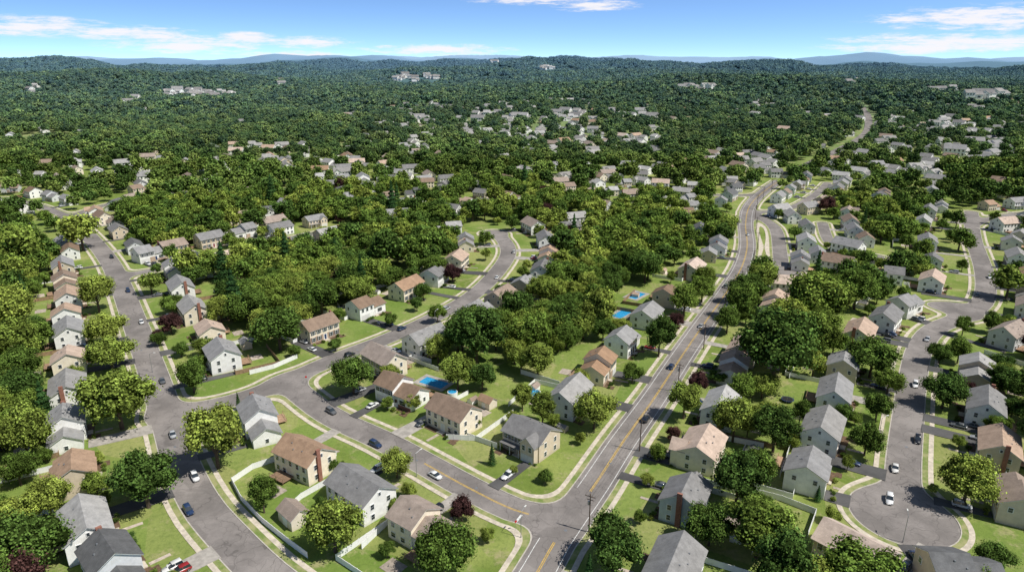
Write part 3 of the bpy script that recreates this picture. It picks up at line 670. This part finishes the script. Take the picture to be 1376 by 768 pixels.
def stop_sign(u,v,yaw):
    x,y=G(u,v); e=bpy.data.objects.new('stop_sign',None); COL.objects.link(e); e.location=(x,y,.1); e.rotation_euler=(0,0,yaw)
    a,b_=MB(),MB(); a.cyl((0,0,0),(0,0,2.9),.035,.035,6); b_.cyl((0,-.04,2.55),(0,-.06,2.55),.38,.38,8)
    obj('post',a.mesh('post',[METAL]),e); obj('sign_face',b_.mesh('sign_face',[SR]),e)
stop_sign(693,712,.6); stop_sign(258,545,-1.2); stop_sign(412,515,.4)
# ---------------------------------------------------------------- trees
def ico(sub):
    import bmesh
    bm=bmesh.new(); bmesh.ops.create_icosphere(bm,subdivisions=sub,radius=1)
    v=np.array([q.co[:] for q in bm.verts]); f=[tuple(w.index for w in q.verts) for q in bm.faces]; bm.free(); return v,f
I1,I2=ico(1),ico(2)
def tree_mesh(name,seed,nleaf,ls,mat,R_=5.,H=11.,lobes=12,tall=1.0,coreico=I2,trunk=True,flat=.62):
    g=np.random.default_rng(seed); mb=MB()
    H=H*tall; zc=H*.58; rz=H*.40
    cs=[];rs=[]
    for i in range(lobes):
        th=2.399963*i+g.uniform(-.4,.4); ph=(i+.5)/lobes; zz=1-2*ph*.86; rr=math.sqrt(max(0,1-zz*zz))
        k=g.uniform(.50,.78)
        cs.append((math.cos(th)*rr*R_*k,math.sin(th)*rr*R_*k,zc+zz*rz*flat+g.uniform(-.5,.5))); rs.append(R_*g.uniform(.26,.48))
    cs.append((0,0,zc)); rs.append(R_*.56)
    cs=np.array(cs);rs=np.array(rs)
    if trunk:
        mb.cyl((0,0,0),(0,0,H*.28),.34,.24,7,1); mb.cyl((0,0,H*.28),(.1,.1,H*.6),.24,.12,6,1)
        for i in range(0,lobes,2): mb.cyl((0,0,H*(.2+.03*(i%5))),tuple(cs[i]),.13,.05,5,1,False)
    iv,if_=coreico
    for c,r in zip(cs,rs):
        n=1+.16*np.sin(iv[:,0]*5+c[0])*np.sin(iv[:,1]*4+c[1])+g.uniform(-.1,.1,len(iv))
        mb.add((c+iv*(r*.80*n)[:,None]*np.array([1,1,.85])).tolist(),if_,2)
    nb=len(mb.f)
    w=rs**2/ (rs**2).sum(); li=g.choice(len(rs),nleaf,p=w)
    dr=g.normal(size=(nleaf,3)); dr[:,2]+=.25; dr/=np.linalg.norm(dr,axis=1)[:,None]
    clump=1+.22*np.sin(dr[:,0]*6+li*1.7)*np.sin(dr[:,1]*7+li)*1.2+.09*np.sin(dr[:,2]*13+li*3)
    ps=cs[li]+dr*(rs[li]*clump*g.uniform(.84,1.16,nleaf))[:,None]*np.array([1,1,.88])
    dist=np.linalg.norm((ps[:,None,:]-cs[None])/rs[None,:,None],axis=2); dist[np.arange(nleaf),li]=9
    keep=dist.min(1)>.80; ps=ps[keep]; dr=dr[keep]; li=li[keep]; cl=clump[keep]; n=len(ps)
    nr=dr*1.0+g.normal(size=(n,3))*.48; nr/=np.linalg.norm(nr,axis=1)[:,None]
    a=np.cross(nr,g.normal(size=(n,3))); a/=np.linalg.norm(a,axis=1)[:,None]; b_=np.cross(nr,a)
    sz=ls*g.uniform(.55,1.25,n)[:,None]; as_=g.uniform(.6,1,n)[:,None]
    q=np.stack([ps-a*sz*.5-b_*sz*.2*as_,ps-b_*sz*.5*as_+a*sz*.15,ps+a*sz*.5+b_*sz*.15*as_,ps+b_*sz*.5*as_-a*sz*.1],1).reshape(-1,3)
    lobtone=g.uniform(.75,1.2,len(rs)); tone=lobtone[li]*g.uniform(.78,1.2,n)*np.clip(cl,.78,1.15)
    o=len(mb.v); V=np.vstack([np.array(mb.v),q]) if mb.v else q
    F=mb.f+[(o+4*i,o+4*i+1,o+4*i+2,o+4*i+3) for i in range(n)]
    me=bpy.data.meshes.new(name); me.from_pydata(V.tolist(),[],F)
    for m in(mat,BARK,mat): me.materials.append(m)
    me.polygons.foreach_set('material_index',mb.m+[0]*n)
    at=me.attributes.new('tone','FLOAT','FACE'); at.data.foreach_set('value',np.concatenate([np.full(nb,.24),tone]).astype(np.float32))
    me.update(); return me
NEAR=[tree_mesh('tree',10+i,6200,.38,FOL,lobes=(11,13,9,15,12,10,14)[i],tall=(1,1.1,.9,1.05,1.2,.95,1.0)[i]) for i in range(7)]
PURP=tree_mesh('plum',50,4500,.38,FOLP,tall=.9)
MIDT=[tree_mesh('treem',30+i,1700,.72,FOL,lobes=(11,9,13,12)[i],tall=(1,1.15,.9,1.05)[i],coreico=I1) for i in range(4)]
FOLD=foliage('needles',(.04,.09,.03),(.055,.12,.035),(.07,.14,.04))
def conifer(seed):
    g=np.random.default_rng(seed); mb=MB(); mb.cyl((0,0,0),(0,0,12),.22,.04,7,1)
    n=4200; t=g.uniform(0,1,n)**.75; z=12.3-t*11.5; r=(.1+t*2.9)*(.72+.28*np.sin(z*5))*g.uniform(.55,1.08,n); th=g.uniform(0,6.283,n)
    ps=np.stack([np.cos(th)*r,np.sin(th)*r,z-.18*r],1)
    dr=np.stack([np.cos(th),np.sin(th),.5+0*th],1); nr=dr+g.normal(size=(n,3))*.5; nr/=np.linalg.norm(nr,axis=1)[:,None]
    a=np.cross(nr,g.normal(size=(n,3))); a/=np.linalg.norm(a,axis=1)[:,None]; b_=np.cross(nr,a); sz=.38
    q=np.stack([ps-a*sz*.5,ps-b_*sz*.3,ps+a*sz*.5,ps+b_*sz*.3],1).reshape(-1,3)
    nb=len(mb.f); o=len(mb.v); me=bpy.data.meshes.new('conifer'); me.from_pydata(mb.v+q.tolist(),[],mb.f+[(o+4*i,o+4*i+1,o+4*i+2,o+4*i+3) for i in range(n)])
    for m in(FOLD,BARK): me.materials.append(m)
    me.polygons.foreach_set('material_index',mb.m+[0]*n); at=me.attributes.new('tone','FLOAT','FACE'); at.data.foreach_set('value',np.concatenate([np.ones(nb),g.uniform(.7,1.3,n)]).astype(np.float32)); return me
CON=conifer(3)
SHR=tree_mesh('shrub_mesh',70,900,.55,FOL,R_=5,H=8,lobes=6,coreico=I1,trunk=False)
TREES=[]
def tree(x,y,r,kind='g'):
    d=math.hypot(x,y)
    if kind=='p': me,nm=PURP,'purple_plum_tree'
    elif kind=='c': me,nm=CON,'conifer_tree'
    else: me,nm=(random.choice(NEAR) if d<350 else random.choice(MIDT)),'deciduous_tree'
    s=r/5.0 if kind!='c' else r/3.0
    o=obj(nm,me,None,(x,y,-.05),random.uniform(0,6.28)); k=random.uniform(.85,1.12)
    o.scale=(s*random.uniform(.9,1.1),s*random.uniform(.9,1.1),s*k*(.92 if s>1.3 else 1.0)); TREES.append((x,y,r))
TL=[(160,555,48,'g'),(195,657,40,'g'),(290,606,43,'g'),(40,742,46,'g'),(148,478,28,'g'),(142,448,24,'g'),(131,405,24,'g'),(25,472,30,'g'),(14,430,34,'g'),(12,575,26,'g'),(30,350,30,'g'),(110,325,24,'g'),(60,338,20,'g'),(22,628,24,'g'),(228,432,17,'p'),(258,508,21,'g'),(213,455,10,'g'),(375,453,34,'g'),(352,440,20,'g'),
(474,510,28,'g'),(448,715,38,'g'),(620,676,18,'p'),(596,748,40,'g'),(655,714,11,'g'),(661,612,11,'c'),(733,636,10,'g'),(702,541,15,'g'),(799,555,26,'g'),(640,470,38,'g'),(615,505,26,'g'),(648,505,20,'g'),(825,738,40,'g'),(1020,722,44,'g'),(792,760,18,'c'),
(1040,498,50,'g'),(1030,562,24,'g'),(978,432,18,'g'),(886,462,22,'g'),(906,436,15,'p'),(920,408,22,'g'),(944,392,18,'g'),(905,581,11,'p'),(884,608,12,'g'),(938,515,14,'p'),(1300,654,34,'g'),(1172,488,30,'g'),(1150,400,25,'g'),(1092,430,42,'g'),(1055,445,32,'g'),
(1165,582,12,'g'),(1120,690,11,'g'),(1340,738,22,'g'),(1270,528,26,'g'),(1355,387,24,'g'),(1290,325,18,'g'),(550,655,10,'g'),(170,722,13,'g'),(850,505,14,'g'),(740,770,16,'g'),(210,450,8,'p'),(1180,545,18,'g'),(1195,510,20,'g'),(230,770,10,'g'),(1100,660,10,'c'),(985,620,11,'g'),(1240,345,14,'g'),(1290,470,16,'g'),(10,690,24,'g'),(555,540,12,'g'),(690,560,10,'g'),(780,510,12,'g'),(520,540,9,'g'),(470,545,8,'c'),(320,540,9,'c'),(1345,500,16,'g'),(1362,545,18,'g'),(1265,470,16,'g'),(608,372,14,'p'),(588,425,12,'g'),(560,345,24,'g'),(520,350,26,'g'),(1075,560,14,'g'),(340,768,18,'g'),(1320,768,20,'g'),
(445,620,9,'g'),(530,672,9,'g'),(520,735,12,'g'),(365,655,9,'g'),(430,668,7,'g'),(140,668,9,'g'),(80,660,10,'g'),(640,560,9,'g'),(745,560,9,'g'),(780,585,8,'g'),(690,625,6,'g'),(845,540,10,'g'),(1005,575,12,'g'),(965,505,12,'g'),(870,640,10,'g'),(860,690,9,'g'),(1140,620,9,'g'),(1150,560,10,'g'),(1065,590,12,'g'),(1290,590,9,'g'),(1255,650,7,'g'),(1350,570,10,'g'),(1305,520,10,'p'),(415,395,10,'g'),(450,462,9,'g'),(395,470,9,'g'),(455,425,9,'g'),(525,430,9,'g'),(560,410,9,'g'),(243,470,10,'g'),(236,410,10,'g'),(270,485,9,'g'),(50,540,12,'g'),(130,610,9,'g'),(60,610,10,'g')]
for u,v,rp,k in TL:
    z=5.5 if rp>15 else 3
    x,y=G(u,v,z); dep=y*cP+(CH-z)*sP; r=rp/FP*dep
    if k=='c': r*=.7
    if Fv(x,y)<.4: continue
    tree(x,y,r,k)
NT=len(TREES)
HA=np.array([(a,b) for a,b,_ in HOUSES])
def hdist(x,y): return float(np.hypot(HA[:,0]-x,HA[:,1]-y).min())
def infront(x,y):
    dx=HA[:,0]-x; dy=HA[:,1]-y
    return bool(np.any((np.abs(dx)<7)&(dy>0)&(dy<15)))
def near_nz(x,y): return math.sin(x/37+1)*math.sin(y/43)+.5*math.sin(x/19+y/23)
sp=9.0
for yy in np.arange(110,600,sp):
    for xx in np.arange(-520,560,sp):
        x=xx+random.uniform(-3.8,3.8); y=yy+random.uniform(-3.8,3.8); rr=math.hypot(x,y)
        if abs(x)>.86*y+30 or rr>600: continue
        f=Fv(x,y)
        if f<5: continue
        hd=hdist(x,y)
        dense=any(inpoly(x,y,p) for p in PW)
        r=random.uniform(3.6,8.4) if dense or f>24 else random.uniform(2.4,5.4)
        if hd<8.0+r*.55: continue
        if rr>340 and infront(x,y) and random.random()<.8: continue
        if any(math.hypot(x-a,y-b)<9+r*.5 for a,b in POOLS): continue
        if any(math.hypot(x-a,y-b)<2.5+r*.6 for a,b in EXTRA): continue
        if any((x-a)**2+(y-b)**2<(q*.75+r*.5)**2 for a,b,q in TREES[:NT]): continue
        nz=near_nz(x,y)
        if dense: pr=.9
        elif rr>330: pr=(.76 if f>22 else .34)
        elif f>34: pr=.82
        elif f>20: pr=.42+.15*nz
        else: pr=.13 if rr>200 else .06
        if random.random()<pr:
            tree(x,y,r,'g' if random.random()<.96 else random.choice('pc'))
for x,y,yaw in HOUSES[:NH]:
    f=np.array([math.sin(yaw),-math.cos(yaw)]); r=np.array([math.cos(yaw),math.sin(yaw)])
    for k in range(random.choice((4,5,7))):
        lx=random.choice((-1,1))*random.uniform(2,7.5); q=np.array([x,y])+f*(5.0*1.06+.9+random.random()*1.2)+r*lx
        s_=random.uniform(.11,.25)
        if Fv(*q)>3.6: obj('shrub',SHR,None,(q[0],q[1],-.2),random.random()*6,(s_,s_,s_*.9))
print('TREES',len(TREES),'HOUSES',len(HOUSES),'CARS',len(CARS))
# ---------------------------------------------------------------- instanced distance
def gn(name,pts,rot,scl,idx,objs):
    coll=bpy.data.collections.new(name+'_variants')
    for o in objs: coll.objects.link(o)
    me=bpy.data.meshes.new(name); n=len(pts); me.vertices.add(n); me.vertices.foreach_set('co',np.asarray(pts,np.float32).ravel())
    for nm,t,dt in(('rotz','FLOAT',rot),('scl','FLOAT',scl),('idx','INT',idx)):
        a=me.attributes.new(nm,t,'POINT'); a.data.foreach_set('value',np.asarray(dt,np.int32 if t=='INT' else np.float32))
    o=obj(name,me); ng=bpy.data.node_groups.new(name+'_scatter','GeometryNodeTree')
    ng.interface.new_socket('Geometry',in_out='INPUT',socket_type='NodeSocketGeometry'); ng.interface.new_socket('Geometry',in_out='OUTPUT',socket_type='NodeSocketGeometry')
    gi=ng.nodes.new('NodeGroupInput');go=ng.nodes.new('NodeGroupOutput'); ip=ng.nodes.new('GeometryNodeInstanceOnPoints'); ci=ng.nodes.new('GeometryNodeCollectionInfo')
    ci.inputs['Collection'].default_value=coll; ci.inputs['Separate Children'].default_value=True; ci.inputs['Reset Children'].default_value=True
    ip.inputs['Pick Instance'].default_value=True
    def na(nm,t):
        q=ng.nodes.new('GeometryNodeInputNamedAttribute'); q.data_type=t; q.inputs[0].default_value=nm; return [s for s in q.outputs if s.enabled and s.name=='Attribute'][0]
    cx=ng.nodes.new('ShaderNodeCombineXYZ'); ng.links.new(na('rotz','FLOAT'),cx.inputs[2])
    ng.links.new(gi.outputs[0],ip.inputs['Points']); ng.links.new(ci.outputs[0],ip.inputs['Instance']); ng.links.new(na('idx','INT'),ip.inputs['Instance Index'])
    ng.links.new(cx.outputs[0],ip.inputs['Rotation']); ng.links.new(na('scl','FLOAT'),ip.inputs['Scale']); ng.links.new(ip.outputs[0],go.inputs[0])
    m=o.modifiers.new('scatter','NODES'); m.node_group=ng; return o
def joined_house(kind,roof,wall):
    mb=MB(); mats=[WALLS[wall],ROOFS[roof],TRIM,GLASS]
    for k,mi in(('walls',0),('roof',1),('trim',2),('windows',3),('garage_door',2)):
        q=KINDS[kind][1][k]; mb.add(q.v,q.f,mi)
    mb.box(-6.5,6.5,-4.2,4.2,-3,.02,0)
    return bpy.data.objects.new('house_variant_'+str(kind),mb.mesh('house_variant',mats))
HV=[joined_house(k,r,w) for k,r,w in((0,'gray','white'),(2,'light','white'),(1,'gray','white'),(3,'light','white'))]
HV2=[joined_house(k,r,w) for k,r,w in((0,'brown','cream'),(0,'tan','white'),(2,'gray','beige'),(0,'light','white'))]
hp=[];hr=[];hs=[]
sp=26
for yy in np.arange(600,1500,sp):
    for xx in np.arange(-1150,1250,sp):
        x=xx+random.uniform(-9,9); y=yy+random.uniform(-9,9)
        if abs(x)>.84*y: continue
        a=x/y; nz=math.sin(x/95+1.3)*math.cos(y/80)+.6*math.sin(x/41+y/57)
        lim=.50 if y<850 else (.42 if y<1100 else .24)
        if a<-.25: lim*= .95 if y<780 else (.35 if y<900 else .1)
        if a>.45: lim*=.8
        if random.random()>lim*(1+.75*nz): continue
        if segdist(np.array([x]),np.array([y]),farpts)[0]<14 or Fv(x,y)<9: continue
        if hdist(x,y)<18: continue
        hp.append((x,y,float(hgt(x,y)))); hr.append(random.choice((.5,.5+1.57,.1,-.9))+random.uniform(-.3,.3)); hs.append(random.uniform(.9,1.15))
NF=len(hp)
for cu,cv,du,dv,n,sc in((270,126,45,5,24,1.7),(560,104,28,4,14,2.0),(180,134,12,3,3,1.5),(385,110,10,3,3,1.8),(735,92,14,2,4,2.4),(1336,127,30,3,6,2.2),(930,118,30,4,6,1.5),(1270,118,40,6,7,1.5),(1110,108,60,4,6,1.6),(650,150,90,10,16,1.2),(1330,196,50,10,9,1.4),(60,118,30,5,3,1.4),(790,150,120,12,20,1.2),(660,84,16,1,3,3.0)):
    for _ in range(n):
        x,y=Gt(cu+random.uniform(-du,du),cv+random.uniform(-dv,dv)); hp.append((x,y,float(hgt(x,y)))); hr.append(random.uniform(-.6,.6)); hs.append(sc*random.uniform(.85,1.2))
sel=rng.uniform(size=len(hp))<.65; sel[NF:]=True
hpA,hrA,hsA=np.array(hp),np.array(hr),np.array(hs)
gn('distant_houses',hpA[sel],hrA[sel],hsA[sel],rng.integers(0,4,int(sel.sum())),HV)
gn('distant_houses',hpA[~sel],hrA[~sel],hsA[~sel],rng.integers(0,4,int((~sel).sum())),HV2)
HP=hpA[:,:2]; HSs=hsA
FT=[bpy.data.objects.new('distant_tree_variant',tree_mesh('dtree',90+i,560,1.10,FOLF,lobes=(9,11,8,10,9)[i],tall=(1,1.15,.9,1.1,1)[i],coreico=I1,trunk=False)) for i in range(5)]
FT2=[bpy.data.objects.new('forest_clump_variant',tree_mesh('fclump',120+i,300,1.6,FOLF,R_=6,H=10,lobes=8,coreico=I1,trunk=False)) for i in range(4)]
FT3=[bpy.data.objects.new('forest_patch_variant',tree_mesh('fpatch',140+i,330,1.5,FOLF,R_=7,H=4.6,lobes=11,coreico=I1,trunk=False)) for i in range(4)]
def scatter(r0,r1,sp,smin_,smax,jit,prob=1.0):
    yy=np.arange(r0*.7,r1,sp); xx=np.arange(-r1*.86,r1*.86,sp)
    X_,Y_=np.meshgrid(xx,yy); X_=X_.ravel()+rng.uniform(-jit,jit,X_.size); Y_=Y_.ravel()+rng.uniform(-jit,jit,Y_.size)
    rr=np.hypot(X_,Y_); k=(rr>r0)&(rr<r1)&(np.abs(X_)<.86*Y_)&(rng.uniform(size=X_.size)<prob); X_=X_[k];Y_=Y_[k]
    keep=np.ones(len(X_),bool)
    for (hx,hy),s_ in zip(HP,HSs):
        dx=X_-hx; dy=Y_-hy; ang=np.array([hx,hy])/math.hypot(hx,hy)
        fwd=-(dx*ang[0]+dy*ang[1]); lat=np.abs(-dx*ang[1]+dy*ang[0])
        fr=(21 if hy<1500 else 60)*s_
        keep&=~((lat<10.5*s_)&(fwd>-9*s_)&(fwd<fr))
    keep&=segdist(X_,Y_,farpts)>11
    m=Gt(60,180); keep&=~((((X_-m[0])/60)**2+((Y_-m[1])/50)**2)<1)
    m=Gt(1330,127); keep&=~((((X_-m[0])/120)**2+((Y_-m[1])/60)**2)<1)
    X_=X_[keep];Y_=Y_[keep]
    if r0<700:
        k=np.array([Fv(a,b)>6 and hdist(a,b)>12 for a,b in zip(X_,Y_)]); X_=X_[k];Y_=Y_[k]
    sc=rng.uniform(smin_,smax,len(X_))*(1+.22*np.sin(X_/60)*np.sin(Y_/75))
    return np.stack([X_,Y_,hgt(X_,Y_)-.3],1),sc
p1,s1=scatter(597,1350,11,.75,1.65,5,.86)
gn('distant_forest',p1,rng.uniform(0,6.28,len(p1)),s1,rng.integers(0,5,len(p1)),FT)
p2,s2=scatter(1350,2800,18,1.0,2.1,8)
gn('distant_forest',p2,rng.uniform(0,6.28,len(p2)),s2,rng.integers(0,4,len(p2)),FT2)
p3,s3=scatter(2800,6400,34,2.2,3.5,15)
gn('hillside_forest',p3,rng.uniform(0,6.28,len(p3)),s3,rng.integers(0,4,len(p3)),FT3)
print('FAR',len(p1),len(p2),len(p3),len(hp))
# ---------------------------------------------------------------- light, sky, camera
el=math.radians(55); az=math.radians(114)
sd=Vector((math.sin(az)*math.cos(el),math.cos(az)*math.cos(el),math.sin(el)))
ld=bpy.data.lights.new('sun','SUN'); ld.energy=5.0; ld.angle=math.radians(.5); ld.color=(1,.965,.90)
lo=bpy.data.objects.new('sun',ld); COL.objects.link(lo); lo.rotation_euler=(-sd).to_track_quat('-Z','Y').to_euler(); lo.location=(200,0,400)
w=bpy.data.worlds.new('World'); S.world=w; w.use_nodes=True; nt=w.node_tree; bg=nt.nodes['Background']
tc=N(nt,'ShaderNodeTexCoord').outputs['Generated']; sx=N(nt,'ShaderNodeSeparateXYZ'); L(nt,tc,sx.inputs[0])
def M(op,a,b_=None,clamp=False):
    n=N(nt,'ShaderNodeMath',operation=op); n.use_clamp=clamp
    for i,v in enumerate((a,b_)):
        if v is None: continue
        if isinstance(v,(int,float)): n.inputs[i].default_value=v
        else: L(nt,v,n.inputs[i])
    return n.outputs[0]
zz=M('ADD',M('MULTIPLY',M('MAXIMUM',sx.outputs[2],0.0),3.2),.085)
cb=N(nt,'ShaderNodeCombineXYZ'); L(nt,sx.outputs[0],cb.inputs[0]);L(nt,sx.outputs[1],cb.inputs[1]);L(nt,zz,cb.inputs[2])
nm=N(nt,'ShaderNodeVectorMath',operation='NORMALIZE'); L(nt,cb.outputs[0],nm.inputs[0])
sk=N(nt,'ShaderNodeTexSky'); sk.sky_type='NISHITA'; sk.sun_disc=False; sk.sun_elevation=el; sk.sun_rotation=az; sk.air_density=1.0; sk.dust_density=.3; sk.ozone_density=2.0
L(nt,nm.outputs[0],sk.inputs[0])
gain=mixc(nt,rng_(nt,sx.outputs[2],.09,.30),(1.08,1.30,1.52),(.78,.72,.64))
skc=mixc(nt,1.0,sk.outputs[0],gain,'MULTIPLY')
A=M('ARCTAN2',sx.outputs[0],sx.outputs[1]); E=M('ARCSINE',sx.outputs[2])
ae=N(nt,'ShaderNodeCombineXYZ'); L(nt,A,ae.inputs[0]); L(nt,E,ae.inputs[1])
def dirn(u,v):
    a=(u-688)/FP;b=(384-v)/FP; x,y,z=a,cP+sP*b,-sP+cP*b; return math.atan2(x,y),math.atan2(z,math.hypot(x,y))
tot=None
for u,v,wu,wv in((40,36,105,14),(180,45,90,11),(250,61,110,13),(330,52,75,10),(415,57,80,9),(590,67,130,9),(720,-2,120,10),(800,8,70,9),(1315,24,135,17),(1270,58,170,14),(395,74,90,6),(1225,66,90,8)):
    a0,e0=dirn(u,v); s1_=N(nt,'ShaderNodeVectorMath',operation='SUBTRACT'); L(nt,ae.outputs[0],s1_.inputs[0]); s1_.inputs[1].default_value=(a0,e0,0)
    m1=N(nt,'ShaderNodeVectorMath',operation='MULTIPLY'); L(nt,s1_.outputs[0],m1.inputs[0]); m1.inputs[1].default_value=(FP*1.05/wu,FP/wv,0)
    ln=N(nt,'ShaderNodeVectorMath',operation='LENGTH'); L(nt,m1.outputs[0],ln.inputs[0])
    q=M('SUBTRACT',1.0,ln.outputs['Value'],True); tot=q if tot is None else M('MAXIMUM',tot,q)
mp=N(nt,'ShaderNodeVectorMath',operation='MULTIPLY'); L(nt,ae.outputs[0],mp.inputs[0]); mp.inputs[1].default_value=(24,150,0)
nf=noise(nt,mp.outputs[0],1.0,7,.7)
dens=rng_(nt,M('ADD',M('MULTIPLY',tot,.9),M('MULTIPLY',M('SUBTRACT',nf,.5),2.6)),.06,.85,0,.95)
dens=M('MULTIPLY',dens,rng_(nt,tot,0,.3))
col=mixc(nt,dens,skc,(6.9,6.75,6.95))
L(nt,col,bg.inputs[0]); bg.inputs[1].default_value=.14
cd=bpy.data.cameras.new('camera'); cam=bpy.data.objects.new('camera',cd); COL.objects.link(cam)
cam.location=(0,0,CH); cam.rotation_euler=(math.radians(90)-P,0,0); cd.sensor_width=36; cd.lens=FP/1376*36; cd.clip_end=60000; cd.clip_start=1
S.camera=cam
S.view_settings.view_transform='Standard'; S.view_settings.look='None'; S.view_settings.exposure=0
